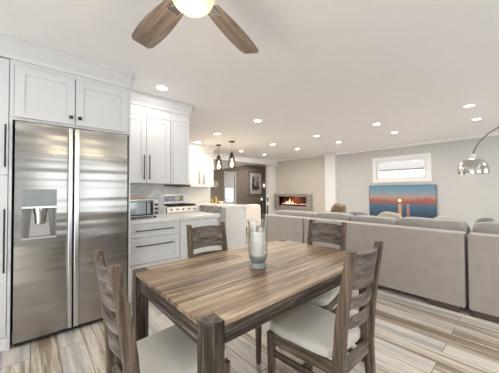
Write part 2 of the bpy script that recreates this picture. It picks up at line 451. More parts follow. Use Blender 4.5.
# room beyond
struct('wall_brown', MB().box(-8.82, -8.7, 2.9, 6.27, 0, HC).box(-8.82, -8.7, 6.80, 10.1, 0, HC).box(-8.82, -8.7, 6.27, 6.80, 0, 0.74).box(-8.82, -8.7, 6.27, 6.80, 2.06, HC), M['brown'])
struct('wall_brown_left', MB().box(-8.82, -6.0, 2.78, 2.9, 0, HC), M['brown'])
struct('wall_brown_right', MB().box(-8.82, -6.66, 10.0, 10.12, 0, HC), M['brown'])
struct('wall_brown_front', MB().box(-6.78, -6.66, YF+0.14, 10.0, 0, HC), M['brown'])
b = MB(); b.rings([[(-8.69, 7.3, HC), (-8.69, 5.0, HC), (-8.69, 5.0, 2.03)], [(-7.4, 7.3, HC), (-7.4, 5.0, HC), (-7.4, 5.0, 2.03)]])
b.box(-8.69, -7.4, 2.9, 5.0, 2.03, HC-0.001)
struct('ceiling_slope', b, M['ceil'])
# crown mouldings along the far wall and ceiling
def crown(b, x0, x1, y0, y1, dx, dy, top=HC-0.001, hgt=0.09, proj=0.07):
    """stepped moulding: straight run from (x0,y0) to (x1,y1), projecting (dx,dy)"""
    prof = [(0, 0), (0.012, 0), (0.02, 0.02), (0.045, 0.05), (0.06, 0.07), (0.07, 0.075), (0.07, 0.09), (0, 0.09)]
    ra = []; rb = []
    for p, h in prof:
        p *= proj/0.07; h *= hgt/0.09
        ra.append((x0+dx*p, y0+dy*p, top-hgt+h)); rb.append((x1+dx*p, y1+dy*p, top-hgt+h))
    b.rings([ra, rb])
b = MB(); crown(b, -4.04, XR, YF, YF, 0, -1, hgt=0.07, proj=0.05); struct('trim_4', b, M['trim'])
b = MB(); crown(b, -6.6, -4.41, YF-0.02, YF-0.02, 0, -1, hgt=0.05, proj=0.04); struct('trim_5', b, M['ceil'])
struct('baseboard_far', MB().box(-4.04, XR, YF-0.015, YF, 0, 0.12), M['trim'])
struct('baseboard_brown', MB().box(-8.7, -8.685, 5.0, 10.0, 0, 0.12), M['trim'])
struct('trim_6', MB().box(-3.4, 2.5, 3.20, 3.235, 0, 0.006), plain('pale_strip', (0.80, 0.76, 0.70), 0.4))

# slot window in the far wall
b = MB()
b.box(-2.93, wx0, YF-0.02, YF, 1.47, 2.165); b.box(wx1, -1.55, YF-0.02, YF, 1.47, 2.165)
b.box(wx0, wx1, YF-0.02, YF, 1.47, wz0); b.box(wx0, wx1, YF-0.02, YF, wz1, 2.165)
win = struct('window_1', b, M['trim'], bevel=0.003)
b = MB()
b.box(wx0, wx0+0.05, YF+0.03, YF+0.08, wz0, wz1); b.box(wx1-0.05, wx1, YF+0.03, YF+0.08, wz0, wz1)
b.box(wx0+0.05, wx1-0.05, YF+0.03, YF+0.08, wz0, wz0+0.05); b.box(wx0+0.05, wx1-0.05, YF+0.03, YF+0.08, wz1-0.05, wz1)
b.build('window_sash', M['trim'], win)
MB().box(wx0+0.05, wx1-0.05, YF+0.05, YF+0.056, wz0+0.05, wz1-0.05).build('window_pane', M['pane'], win)
# brown room window
b = MB()
b.box(-8.7, -8.68, 6.20, 6.27, 0.68, 2.12); b.box(-8.7, -8.68, 6.80, 6.87, 0.68, 2.12)
b.box(-8.7, -8.68, 6.27, 6.80, 2.06, 2.12); b.box(-8.7, -8.66, 6.20, 6.87, 0.68, 0.74)
win2 = struct('window_2', b, M['trim'])
b = MB()
b.box(-8.77, -8.73, 6.27, 6.31, 0.74, 2.06); b.box(-8.77, -8.73, 6.76, 6.80, 0.74, 2.06)
b.box(-8.77, -8.73, 6.31, 6.76, 1.40, 1.46); b.box(-8.77, -8.73, 6.31, 6.76, 0.74, 0.79); b.box(-8.77, -8.73, 6.31, 6.76, 2.01, 2.06)
b.build('window_sash', M['trim'], win2)
MB().box(-8.755, -8.75, 6.31, 6.76, 0.79, 2.01).build('window_pane', M['pane'], win2)
MB().box(-8.725, -8.715, 6.29, 6.78, 1.45, 2.03).build('window_blind', M['blind'], win2)
# what stands outside the windows
nb = thing('neighbour_house', 'pale sided neighbouring house with a pink brick course outside the slot window', 'house', (-2.2, 10.4, 0))
MB().box(-4.0, 4.0, 0, 0.2, 0, 2.45).build('wall', M['siding'], nb)
b = MB()
b.box(-4.0, 4.0, -0.03, 0.0, 1.74, 2.0); b.build('brick_course', M['brick'], nb)
MB().box(-4.1, 4.1, -0.03, 0.0, 2.05, 2.07).build('ledge', M['frame'], nb)

# ============================================================ kitchen
def shaker(b, X, y0, y1, z0, z1, fr=0.06, t=0.02, rec=0.008):
    """a frame-and-panel front facing +X whose face is at X"""
    b.box(X-t, X, y0, y0+fr, z0, z1); b.box(X-t, X, y1-fr, y1, z0, z1)
    b.box(X-t, X, y0+fr, y1-fr, z0, z0+fr); b.box(X-t, X, y0+fr, y1-fr, z1-fr, z1)
    b.box(X-t, X-rec, y0+fr, y1-fr, z0+fr, z1-fr)
def bar_handle(X, p0, p1, parent, r=0.006, off=0.03):
    b = MB(); a = Vector(p0); c = Vector(p1)
    d = (c-a).normalized()
    b.tube([a+Vector((off,0,0)), c+Vector((off,0,0))], r, 8)
    for q in (a+d*0.03, c-d*0.03): b.tube([q, q+Vector((off,0,0))], r*0.8, 6)
    return b.build('handle', M['black'], parent, smooth=True)
XA = -2.75     # face of the tall units (fridge surround)
g = 0.0015
# tall pantry
pc = thing('pantry_cabinet', 'tall white pantry cabinet at the left edge, beside the refrigerator', 'cabinet', (0,0,0))
b = MB(); b.box(XL+0.001, XA-0.021, -0.80, -0.145, 0.10, 2.33); b.box(XL+0.001, XA-0.06, -0.80, -0.145, 0, 0.10); b.build('body', M['cab'], pc)
MB().box(XA-0.06, XA-0.02, -0.80, -0.145, 0.0, 0.095).build('plinth', M['trim'], pc)
for z0, z1, h0, h1 in ((0.105, 1.386, 0.62, 1.12), (1.392, 2.32, 1.45, 1.79)):
    b = MB(); shaker(b, XA, -0.62, -0.148, z0, z1); d = b.build('door', M['cab'], pc, bevel=0.0015)
    bar_handle(XA, (XA, -0.163, h0), (XA, -0.163, h1), d)
    b = MB(); shaker(b, XA, -1.2+0.4+0.003, -0.625, z0, z1, 0.05); b.build('door', M['cab'], pc)
# cabinet over the fridge, with its side panels
oc = thing('bridge_cabinet', 'white two-door cabinet above the steel refrigerator', 'cabinet')
b = MB(); b.box(XL+0.001, XA-0.021, -0.143, 0.768, 1.842, 2.33)
b.build('body', M['cab'], oc)
MB().box(XA-0.02, XA, -0.143, 0.768, 1.842, 1.862).box(XA-0.02, XA, -0.143, -0.118, 1.862, 2.285).box(XA-0.02, XA, 0.735, 0.768, 1.862, 2.285).box(XA-0.02, XA, -0.143, 0.768, 2.285, 2.33).build('face_frame', M['cab'], oc)
tag(MB().box(XL+0.001, XA, 0.752, 0.768, 0, 1.841).build('fridge_panel', M['cab'], None), 'tall white panel between the refrigerator and the drawer cabinet', 'panel')
tag(MB().box(XL+0.001, XA, -0.143, -0.125, 0, 1.841).build('fridge_panel', M['cab'], None), 'tall white panel between the pantry cabinet and the refrigerator', 'panel')
for y0, y1, ky in ((-0.115, 0.286, 0.257), (0.292, 0.732, 0.322)):
    b = MB(); shaker(b, XA+0.02, y0, y1, 1.864, 2.283, 0.062); d = b.build('door', M['cab'], oc, bevel=0.0015)
    MB().box(XA+0.02, XA+0.035, ky-0.006, ky+0.006, 1.919, 1.931).box(XA+0.035, XA+0.045, ky-0.014, ky+0.014, 1.911, 1.939).build('knob', M['black'], d, bevel=0.001)
b = MB(); crown(b, XA, XA, -0.80, 0.755, 1, 0, hgt=0.13, proj=0.105)
crown(b, XA+0.0, XL, 0.768, 0.768, 0, 1, hgt=0.13, proj=0.03)
b.box(XL, XA, -0.80, 0.768, 2.332, HC-0.002)
struct('trim_7', b, M['cab'])

# refrigerator
fr = thing('refrigerator', 'large stainless steel side-by-side refrigerator with an ice and water dispenser', 'refrigerator', (0,0,0))
FX = -2.72
MB().box(XL+0.02, FX-0.075, -0.105, 0.735, 0.02, 1.815).build('body', plain('fridge_case', (0.12,0.12,0.12), 0.5), fr)
MB().box(FX-0.10, FX-0.03, -0.10, 0.73, 0.012, 0.06).build('toe_grille', M['dark'], fr)
# left door, built around the dispenser hole
DY0, DY1, DZ0, DZ1 = -0.062, 0.160, 0.86, 1.275
def door_panel(y0, y1, z0, z1, hole=None):
    bb = MB()
    # gently bowed front
    n = 10
    def fx(y): t = (y-y0)/(y1-y0)*2-1; return FX - 0.012*t*t
    def strip(ya, yb, za, zb):
        k = max(2, int(n*(yb-ya)/(y1-y0))+1)
        ra = [ya+(yb-ya)*i/k for i in range(k+1)]
        pts = [(fx(yy), yy) for yy in ra] + [(FX-0.07, yb), (FX-0.07, ya)]
        bb.rings([[(p[0], p[1], za) for p in pts], [(p[0], p[1], zb) for p in pts]])
    if hole:
        a, c, d, e = hole
        strip(y0, y1, z0, d); strip(y0, y1, e, z1); strip(y0, a, d, e); strip(c, y1, d, e)
    else: strip(y0, y1, z0, z1)
    return bb
ld = door_panel(-0.108, 0.252, 0.045, 1.83, (DY0, DY1, DZ0, DZ1)).build('door', M['steel'], fr, smooth=True, bevel=0.0)
rd = door_panel(0.302, 0.733, 0.045, 1.83).build('door', M['steel'], fr, smooth=True)
# handles are full-height steel rails either side of the gap
for y0, y1, lb in ((0.240, 0.272, ld), (0.283, 0.322, rd)):
    MB().box(FX-0.03, FX+0.022, y0, y1, 0.05, 1.825).build('handle', M['steel_light'], lb, bevel=0.006)
MB().box(FX-0.072, FX-0.03, 0.252, 0.302, 0.05, 1.82).build('door_gasket', M['dark'], fr)
dp = MB().box(FX-0.062, FX-0.055, DY0, DY1, DZ0, DZ1).box(FX-0.06, FX-0.002, DY0, DY0+0.012, DZ0, 1.13).box(FX-0.06, FX-0.002, DY1-0.012, DY1, DZ0, 1.13).build('dispenser', plain('dispenser_cavity', (0.22,0.21,0.20), 0.3, 0.6), ld)
MB().box(FX-0.055, FX+0.004, DY0, DY1, 1.135, DZ1).build('control_panel', M['grey_plastic'], dp, bevel=0.004)
MB().box(FX-0.055, FX+0.006, DY0, DY1, 1.115, 1.135).build('bezel', M['steel_light'], dp, bevel=0.002)
MB().box(FX-0.055, FX+0.006, DY0, DY1, DZ0, DZ0+0.018).build('drip_tray', M['steel_light'], dp, bevel=0.003)
MB().lathe([(0.034, 0.0), (0.038, 0.02), (0.040, 0.07), (0.048, 0.11), (0.048, 0.135)], (FX-0.03, 0.052, 0.985), 20).build('nozzle', M['steel_light'], dp, smooth=True)
MB().rings([[(FX-0.054, -0.02, 0.88), (FX-0.054, 0.12, 0.88), (FX-0.054, 0.10, 1.12), (FX-0.054, 0.0, 1.12)], [(FX-0.046, -0.02, 0.88), (FX-0.046, 0.12, 0.88), (FX-0.03, 0.10, 1.12), (FX-0.03, 0.0, 1.12)]]).build('paddle', plain('paddle_grey', (0.5,0.49,0.47),0.3), dp)

# base cabinets in front
XB = -2.90
bc = thing('drawer_cabinet', 'white base cabinet with three drawers and long black pulls, next to the refrigerator', 'cabinet')
b = MB(); b.box(XL+0.001, XB-0.021, 0.772, 1.392, 0.10, 0.889); b.box(XL+0.001, XB-0.07, 0.772, 1.392, 0, 0.10); b.build('body', M['cab'], bc)
for z0, z1 in ((0.735, 0.885), (0.435, 0.729), (0.105, 0.429)):
    b = MB(); shaker(b, XB, 0.776, 1.388, z0, z1, 0.045); d = b.build('drawer', M['cab'], bc, bevel=0.0015)
    zc = z1 - 0.09 if z1 - z0 > 0.2 else (z0+z1)/2
    bar_handle(XB, (XB, 0.865, zc), (XB, 1.30, zc), d, 0.006)
dc = thing('door_cabinet', 'white double-door base cabinet at the open end of the front counter', 'cabinet')
b = MB(); b.box(XL+0.001, XB-0.021, 1.394, 1.96, 0.10, 0.889); b.box(XL+0.001, XB-0.07, 1.394, 1.96, 0, 0.10); b.build('body', M['cab'], dc)
for y0, y1 in ((1.398, 1.672), (1.676, 1.956)):
    b = MB(); shaker(b, XB, y0, y1, 0.105, 0.885, 0.055); b.build('door', M['cab'], dc, bevel=0.0015)
tag(MB().box(XL+0.001, XB+0.03, 0.770, 1.985, 0.89, 0.93).build('countertop', M['quartz'], None, bevel=0.004), 'pale quartz worktop over the drawer cabinet, carrying the toaster oven', 'countertop')
struct('wall_backsplash', MB().box(XL, XL+0.012, 0.770, 1.425, 0.931, 1.352), M['herring'])
# upper cabinets
XU = -3.17
uc = thing('upper_cabinet', 'white two-door wall cabinet with black pulls above the toaster oven', 'cabinet')
MB().box(XL+0.001, XU-0.021, 0.772, 1.392, 1.355, 2.30).build('body', M['cab'], uc)
for y0, y1, hy in ((0.774, 1.070, 1.040), (1.075, 1.386, 1.106)):
    b = MB(); shaker(b, XU, y0, y1, 1.362, 2.20, 0.06); d = b.build('door', M['cab'], uc, bevel=0.0015)
    bar_handle(XU, (XU, hy, 1.40), (XU, hy, 1.71), d)
MB().box(XU-0.02, XU, 0.774, 1.392, 2.204, 2.30).build('face_frame', M['cab'], uc)
nc = thing('narrow_cabinet', 'narrow single-door white wall cabinet at the end of the upper row', 'cabinet')
MB().box(XL+0.001, XU-0.021, 1.394, 1.662, 1.355, 2.30).build('body', M['cab'], nc)
b = MB(); shaker(b, XU+0.012, 1.420, 1.655, 1.355, 2.20, 0.05); b.build('door', M['cab'], nc, bevel=0.0015)
MB().box(XU-0.02, XU+0.004, 1.394, 1.662, 2.204, 2.30).box(XU-0.02, XU+0.004, 1.394, 1.416, 1.355, 2.204).build('face_frame', M['cab'], nc)
b = MB(); crown(b, XU, XU, 0.85, 1.662, 1, 0, hgt=0.14, proj=0.08); crown(b, XU, XL, 1.662, 1.662, 0, 1, hgt=0.14, proj=0.08)
b.box(XL, XU, 0.77, 1.662, 2.302, HC-0.002)
struct('trim_8', b, M['cab'])

# toaster oven
to = thing('toaster_oven', 'stainless toaster oven with a glass door on the front counter', 'toaster oven', (-3.22, 0.99, 0.93))
MB().box(-0.17, 0.16, -0.20, 0.205, 0.02, 0.235).build('body', M['steel_light'], to, bevel=0.008)
MB().box(0.16, 0.168, -0.19, 0.125, 0.035, 0.215).build('door', plain('oven_glass', (0.40, 0.46, 0.50), 0.08, 0.2), to, bevel=0.003)
b = MB()
b.box(0.168, 0.172, -0.19, 0.125, 0.035, 0.05); b.box(0.168, 0.172, -0.19, 0.125, 0.2, 0.215); b.box(0.168, 0.172, 0.09, 0.125, 0.05, 0.2); b.box(0.168, 0.172, 0.04, 0.05, 0.05, 0.2)
b.build('door_frame', M['black'], to)
b = MB(); b.tube([(0.19, -0.17, 0.205), (0.19, 0.11, 0.205)], 0.007); b.build('handle', M['steel_light'], to, smooth=True)
for z in (0.06, 0.11, 0.16):
    b = MB(); b.tube([(0.16, 0.165, z), (0.185, 0.165, z)], 0.016, 14); b.build('knob', M['black'], to, smooth=True)
MB().box(0.16, 0.164, 0.145, 0.19, 0.185, 0.215).build('display', plain('display_white', (0.7,0.75,0.75),0.2), to)
for x in (-0.13, 0.12):
    for y in (-0.16, 0.165): MB().lathe([(0.015, 0), (0.013, 0.022)], (x, y, 0), 10).build('foot', M['black'], to)
tag(MB().box(-3.34, -3.12, 0.84, 1.05, 1.166, 1.186).build('cutting_board', plain('maple_board', (0.52,0.36,0.22), 0.5, var=0.15), None, bevel=0.004), 'small brown cutting board lying on top of the toaster oven', 'cutting board')

# ---------------- far side of the kitchen
XK = -6.0
ra = thing('range', 'stainless gas range against the kitchen wall beyond the front counter', 'stove', (0,0,0))
MB().box(XK+0.005, -5.34, 2.25, 3.005, 0.06, 0.905).build('body', M['steel_light'], ra, bevel=0.004)
MB().box(-5.34, -5.315, 2.27, 2.985, 0.20, 0.76).build('oven_door', M['steel_light'], ra, bevel=0.004)
b = MB(); b.tube([(-5.28, 2.32, 0.74), (-5.28, 2.94, 0.74)], 0.011); b.build('handle', M['steel_light'], ra, smooth=True)
MB().rings([[(-5.34, 2.25, 0.78), (-5.30, 2.25, 0.78), (-5.32, 2.25, 0.90), (-5.36, 2.25, 0.905)], [(-5.34, 3.005, 0.78), (-5.30, 3.005, 0.78), (-5.32, 3.005, 0.90), (-5.36, 3.005, 0.905)]]).build('control_panel', plain('pale_steel', (0.78,0.74,0.68), 0.35, 0.4), ra)
for i in range(5):
    y = 2.34 + i*0.144; b = MB(); b.tube([(-5.32, y, 0.84), (-5.285, y, 0.845)], 0.018, 14); b.build('knob', M['black'], ra, smooth=True)
MB().box(XK+0.005, -5.35, 2.26, 2.995, 0.905, 0.918).build('cooktop', M['black'], ra, bevel=0.003)
for i in range(3):
    y0 = 2.28 + i*0.24; b = MB()
    for xx in (-5.9, -5.65, -5.4): b.box(xx-0.006, xx+0.006, y0, y0+0.22, 0.918, 0.95)
    for yy in (y0, y0+0.07, y0+0.14, y0+0.21): b.box(-5.9, -5.4, yy, yy+0.01, 0.938, 0.95)
    b.build('grate', M['black'], ra)
MB().box(XK+0.005, XK+0.06, 2.25, 3.0, 0.91, 1.18).build('backguard', M['steel_light'], ra, bevel=0.006)
MB().box(XK+0.06, XK+0.065, 2.30, 2.95, 1.0, 1.15).build('backguard_panel', plain('dark_steel', (0.20,0.19,0.18), 0.25, 0.8, 0.3, 20), ra)
MB().box(XK+0.065, XK+0.068, 2.72, 2.84, 1.03, 1.13).build('clock_display', plain('display_cream', (0.6,0.5,0.38), 0.3), ra)
hd = thing('range_hood', 'white microwave hood over the range, showing only its dark underside', 'range hood')
MB().box(XK+0.005, -5.62, 2.25, 3.0, 1.42, 1.80).build('body', M['cab'], hd, bevel=0.004)
MB().box(XK+0.02, -5.63, 2.27, 2.98, 1.395, 1.42).build('underside', M['dark'], hd)
# upper cabinets on the kitchen wall
fu = thing('upper_cabinet', 'white wall cabinet with steel pulls beyond the range, beside the pendants', 'cabinet')
MB().box(XK+0.001, -5.691, 3.008, 3.70, 1.37, 2.30).build('body', M['cab'], fu)
for y0, y1, hy in ((3.010, 3.352, 3.27), (3.356, 3.698, 3.40)):
    b = MB(); shaker(b, -5.67, y0, y1, 1.375, 2.23, 0.06); d = b.build('door', M['cab'], fu, bevel=0.0015)
    b = MB(); b.box(-5.67, -5.64, hy-0.012, hy+0.012, 1.44, 1.76); b.build('handle', M['steel_lamp'], d)
ho = thing('upper_cabinet', 'white wall cabinet over the range hood, mostly hidden by the nearer cabinets', 'cabinet')
MB().box(XK+0.001, -5.691, 2.25, 3.004, 1.802, 2.30).build('body', M['cab'], ho)
b = MB(); shaker(b, -5.67, 2.252, 3.002, 1.805, 2.23, 0.06); b.build('door', M['cab'], ho)
b = MB(); crown(b, -5.69, -5.69, 2.25, 3.70, 1, 0, hgt=0.15, proj=0.08); crown(b, -5.69, XK, 3.70, 3.70, 0, 1, hgt=0.15, proj=0.08)
b.box(XK, -5.69, 2.25, 3.70, 2.302, HC-0.002); struct('trim_9', b, M['cab'])
struct('wall_kitchen_tile', MB().box(XK, XK+0.01, 1.43, 3.80, 0.931, 1.37), M['tile'])
# base cabinets: left of range, right of range, peninsula
bl = thing('base_cabinet', 'white base cabinet hidden behind the front counter, left of the range', 'cabinet')
MB().box(XK+0.001, -5.36, 1.43, 2.245, 0, 0.889).build('body', M['cab'], bl)
tag(MB().box(XK+0.011, -5.33, 1.43, 2.247, 0.89, 0.93).build('countertop', M['quartz'], None, bevel=0.004), 'pale quartz worktop left of the range', 'countertop')
pen = thing('peninsula_cabinet', 'white curved-end peninsula cabinet under the pendants', 'cabinet')
MB().box(XK+0.001, -5.36, 3.01, 3.70, 0.0, 0.889).box(-5.36, -4.42, 3.17, 3.70, 0.0, 0.889).build('body', M['cab'], pen)
pts = [(-4.42, 3.17)] + [(-4.37+0.05*math.sin(PI*i/8)+0.05*i/8, 3.17+0.53*i/8) for i in range(9)] + [(-4.42, 3.70)]
MB().rings([[(x, y, 0.0) for x, y in pts], [(x, y, 0.889) for x, y in pts]]).build('end_panel', M['cab'], pen, smooth=True)
MB().box(-5.36, -5.34, 3.02, 3.165, 0.72, 0.885).build('drawer', M['cab'], pen)
for y in (3.25, 3.56):
    pass
b = MB(); b.box(-5.32, -4.9, 3.15, 3.17, 0.70, 0.885); b.box(-4.89, -4.46, 3.15, 3.17, 0.70, 0.885); b.build('drawer_front', M['cab'], pen)
for x in (-5.1, -4.68):
    b = MB(); b.tube([(x-0.12, 3.12, 0.80), (x+0.12, 3.12, 0.80)], 0.006); b.build('handle', M['black'], pen)
top = [(-5.985, 3.01), (-5.33, 3.01), (-5.33, 3.08)] + [(-4.40 + 0.14*math.sin(PI*(i/10)*0.5+0.0) + 0.02*i/10, 3.08+0.72*(i/10)) for i in range(11)] + [(-5.985, 3.80)]
MB().rings([[(x, y, 0.89) for x, y in top], [(x, y, 0.93) for x, y in top]]).build('peninsula_countertop', M['quartz'], None, bevel=0.004)
tag(bpy.data.objects['peninsula_countertop'], 'pale quartz top of the peninsula, under the two pendants', 'countertop')
# things on the peninsula
for i, (x, y, h, r, lb) in enumerate(((-5.62, 3.62, 0.13, 0.035, 'short gold bottle on the peninsula near the wall cabinet'), (-5.55, 3.70, 0.17, 0.03, 'taller gold bottle on the peninsula near the wall cabinet'))):
    t = thing('bottle', lb, 'bottle', (x, y, 0.93), 0, 'gold bottles on the peninsula')
    MB().lathe([(r*0.9, 0), (r, 0.01), (r, h*0.6), (r*0.4, h*0.8), (r*0.4, h)], n=16).build('body', M['gold'], t, smooth=True)
    MB().lathe([(r*0.45, h), (r*0.45, h+0.02)], n=12).build('cap', M['cream'], t)
tag(MB().lathe([(0.03, 0), (0.05, 0.01), (0.085, 0.055), (0.08, 0.055), (0.045, 0.015), (0.0, 0.013)], (-5.35, 3.72, 0.93), 20, cap=True).build('bowl', M['wax'], None, smooth=True), 'small white bowl on the peninsula beside the gold bottles', 'bowl')
# clear glasses / vase on peninsula under pendants
for i, (x, y) in enumerate(((-5.05, 3.70), (-4.92, 3.66))):
    tag(MB().lathe([(0.03, 0), (0.035, 0.005), (0.045, 0.13), (0.043, 0.13), (0.033, 0.01), (0.0, 0.008)], (x, y, 0.93), 16).build('drinking_glass', M['glass'], None, smooth=True), ('clear tumbler on the peninsula, nearer the gold bottles', 'clear tumbler on the peninsula, nearer its curved end')[i], 'glass', 'tumblers on the peninsula')

# pendants
def pendant(x, y, label):
    t = thing('pendant_light', label, 'pendant lamp', (x, y, 0), 0, 'wire cage pendants over the peninsula')
    MB().lathe([(0.065, HC-0.025), (0.06, HC-0.004), (0.06, HC-0.001)], n=20).build('canopy', M['black'], t, smooth=True)
    b = MB(); b.tube([(0,0,HC-0.02), (0,0,2.17)], 0.004, 6); b.build('cord', M['black'], t)
    MB().lathe([(0.022, 2.04), (0.025, 2.10), (0.015, 2.19)], n=14).build('socket', M['black'], t, smooth=True)
    b = MB(); prof = [(0.02, 2.19), (0.05, 2.13), (0.062, 2.05), (0.085, 1.92), (0.10, 1.84)]
    for k in range(8):
        a = 2*PI*k/8; b.tube([(r*math.cos(a), r*math.sin(a), z) for r, z in prof], 0.005, 5)
    for r, z in (prof[1], prof[2], prof[4]):
        b.tube([(r*math.cos(2*PI*j/20), r*math.sin(2*PI*j/20), z) for j in range(20)], 0.005, 5, close=True)
    b.build('cage', M['black'], t)
    MB().lathe([(0.012, 2.04), (0.015, 1.97), (0.03, 1.92), (0.040, 1.885), (0.032, 1.85), (0.008, 1.838)], n=16).build('bulb', M['bulb'], t, smooth=True)
    l = bpy.data.lights.new('pendant_glow', 'POINT'); l.energy = 4; l.color = (1, 0.78, 0.5); l.shadow_soft_size = 0.05
    o = bpy.data.objects.new('pendant_glow', l); COL.objects.link(o); o.parent = t; o.location = (0, 0, 1.78)
pendant(-5.31, 3.625, 'wire cage pendant lamp nearer the wall cabinet')
pendant(-4.73, 3.61, 'wire cage pendant lamp nearer the living room')

# cream chair beyond the peninsula
cc = thing('cream_armchair', 'cream upholstered armchair standing beyond the end of the peninsula', 'armchair', (-5.15, 4.38, 0), 0.0)
MB().pillow((0, 0, 0.42), (0.29, 0.29, 0.10), 6, 8).build('seat', M['cream'], cc, smooth='all')
MB().pillow((0.26, 0, 0.60), (0.07, 0.30, 0.30), 6, 8).build('backrest', M['cream'], cc, smooth='all')
for s in (-1, 1): MB().pillow((0, s*0.27, 0.48), (0.27, 0.05, 0.17), 6, 8).build('armrest', M['cream'], cc, smooth='all')
for sx in (-1, 1):
    for sy in (-1, 1): MB().sweep_rect([(sx*0.22, sy*0.22, 0), (sx*0.22, sy*0.22, 0.34)], [0.015, 0.022], [0.015, 0.022]).build('leg', M['brown_leg'], cc)

# ============================================================ beyond: brown room
pf = thing('framed_picture', 'pewter framed black and white print on the brown wall', 'picture', (-8.7, 8.06, 1.62))
b = MB(); hy, hz, t_ = 0.43, 0.55, 0.05
b.box(0.002, 0.045, -hy, -hy+t_, -hz, hz); b.box(0.002, 0.045, hy-t_, hy, -hz, hz); b.box(0.002, 0.045, -hy+t_, hy-t_, -hz, -hz+t_); b.box(0.002, 0.045, -hy+t_, hy-t_, hz-t_, hz)
b.build('frame', M['frame'], pf, bevel=0.004)
MB().box(0.002, 0.02, -hy+t_, hy-t_, -hz+t_, hz-t_).build('mat_board', M['mat_board'], pf)
MB().box(0.02, 0.024, -0.24, 0.24, -0.36, 0.34).build('print', M['art_l'], pf)
MB().box(0.024, 0.027, -0.23, -0.08, -0.18, 0.30).box(0.024, 0.027, -0.23, 0.23, -0.30, -0.14).box(0.024, 0.027, 0.05, 0.14, -0.14, 0.12).build('print_shapes', M['art_d'], pf)
wc = thing('wall_clock', 'small round white wall clock on the brown wall', 'clock', (-8.7, 5.74, 1.55))
b = MB(); b.tube([(0.002,0,0), (0.035,0,0)], 0.17, 28); b.build('rim', M['frame'], wc, smooth=True)
b = MB(); b.tube([(0.03,0,0), (0.04,0,0)], 0.145, 28); b.build('dial', M['mat_board'], wc, smooth=True)
MB().box(0.041, 0.044, -0.005, 0.005, 0, 0.10).box(0.041, 0.044, 0, 0.07, -0.005, 0.005).build('hands', M['black'], wc)
# candle stands by the white column
for i, (x, y, h, ch, lb) in enumerate(((-6.2, 6.16, 1.38, 0.13, 'tallest black floor candle holder in front of the brown room opening'),
        (-6.2, 6.33, 1.02, 0.10, 'second tallest black floor candle holder, nearest the fireplace'),
        (-6.14, 5.98, 0.92, 0.10, 'black floor candle holder of middle height before the tallest one'),
        (-6.0, 6.13, 0.75, 0.12, 'shortest black floor candle holder, nearest the armchair'))):
    t = thing('candle_holder', lb, 'candle holder', (x, y, 0), 0, 'floor candle holders by the white column')
    MB().lathe([(0.075, 0), (0.075, 0.012), (0.02, 0.03)], n=20).build('base', M['black'], t, smooth=True)
    b = MB(); b.tube([(0,0,0.02), (0,0,h-0.02)], 0.02, 8); b.build('stem', M['black'], t)
    MB().lathe([(0.015, h-0.03), (0.05, h-0.006), (0.052, h)], n=20).build('dish', M['black'], t, smooth=True)
    c = thing('pillar_candle', ('white pillar candle on the tallest holder', 'white pillar candle on the holder nearest the fireplace', 'white pillar candle on the middle-height holder', 'white pillar candle on the shortest holder')[i], 'candle', (x, y, h), 0, 'white candles by the column')
    MB().lathe([(0.037, 0.0), (0.037, ch-0.004), (0.03, ch)], n=18).build('wax', M['wax'], c, smooth=True)
    b = MB(); b.tube([(0,0,ch-0.005), (0,0,ch+0.012)], 0.002, 5); b.build('wick', M['wick'], c)

# ============================================================ fireplace
fp = thing('fireplace', 'wide linear gas fireplace with grey stone surround and burning flames', 'fireplace', (0, 0, 0))
b = MB(); Y1, Y0 = YF-0.021, YF-0.17
ox0, ox1, oz0, oz1 = -6.59, -4.94, 0.57, 1.14
b.box(ox0, fx0-0.0, Y0, Y1, oz0, oz1); b.box(fx1, ox1, Y0, Y1, oz0, oz1); b.box(fx0, fx1, Y0, Y1, oz0, fz0); b.box(fx0, fx1, Y0, Y1, fz1, oz1)
b.build('surround', M['stone'], fp, bevel=0.004)
MB().box(fx0, fx1, YF+0.26, YF+0.28, fz0, fz1).box(fx0-0.01, fx0, YF-0.05, YF+0.28, fz0, fz1).box(fx1, fx1+0.01, YF-0.05, YF+0.28, fz0, fz1).box(fx0, fx1, YF-0.05, YF+0.28, fz1, fz1+0.01).box(fx0, fx1, YF-0.05, YF+0.28, fz0-0.01, fz0).build('firebox', M['firebox'], fp)
MB().box(fx0+0.02, fx1-0.02, YF-0.02, YF+0.16, fz0+0.001, fz0+0.05).build('burner_tray', M['black'], fp)
rnd = random.Random(3)
b = MB(); b2 = MB()
for i in range(26):
    x = fx0+0.10+(fx1-fx0-0.25)*i/25.0+rnd.uniform(-0.015, 0.015); big = math.exp(-((i-7)/3.5)**2)
    h = 0.03+0.13*big+rnd.choice((0, 0.01, 0.02, 0.07)); r = 0.012+0.010*big
    y = YF+0.06+rnd.uniform(-0.02, 0.02); lean = rnd.uniform(-0.02, 0.02)
    b.rings([[(x+lean*(k/6.0)+r*pr*math.cos(2*PI*j/8), y+r*pr*math.sin(2*PI*j/8), fz0+0.05+h*k/6.0) for j in range(8)] for k, pr in enumerate((0.6, 1, 0.95, 0.75, 0.5, 0.28, 0.05))])
    if i % 2 == 0:
        h *= 0.6; r *= 0.6
        b2.rings([[(x+r*pr*math.cos(2*PI*j/8), y-0.03+r*pr*math.sin(2*PI*j/8), fz0+0.05+h*k/6.0) for j in range(8)] for k, pr in enumerate((0.6, 1, 0.95, 0.75, 0.5, 0.28, 0.05))])
o = b.build('flames', M['flame'], fp, smooth='all'); o['kind'] = 'stuff'
o = b2.build('flame_cores', M['flame_core'], fp, smooth='all'); o['kind'] = 'stuff'
l = bpy.data.lights.new('fire_glow', 'POINT'); l.energy = 1.4; l.color = (1, 0.45, 0.25); l.shadow_soft_size = 0.1
o = bpy.data.objects.new('fire_glow', l); COL.objects.link(o); o.location = (-5.9, YF+0.1, 0.92)
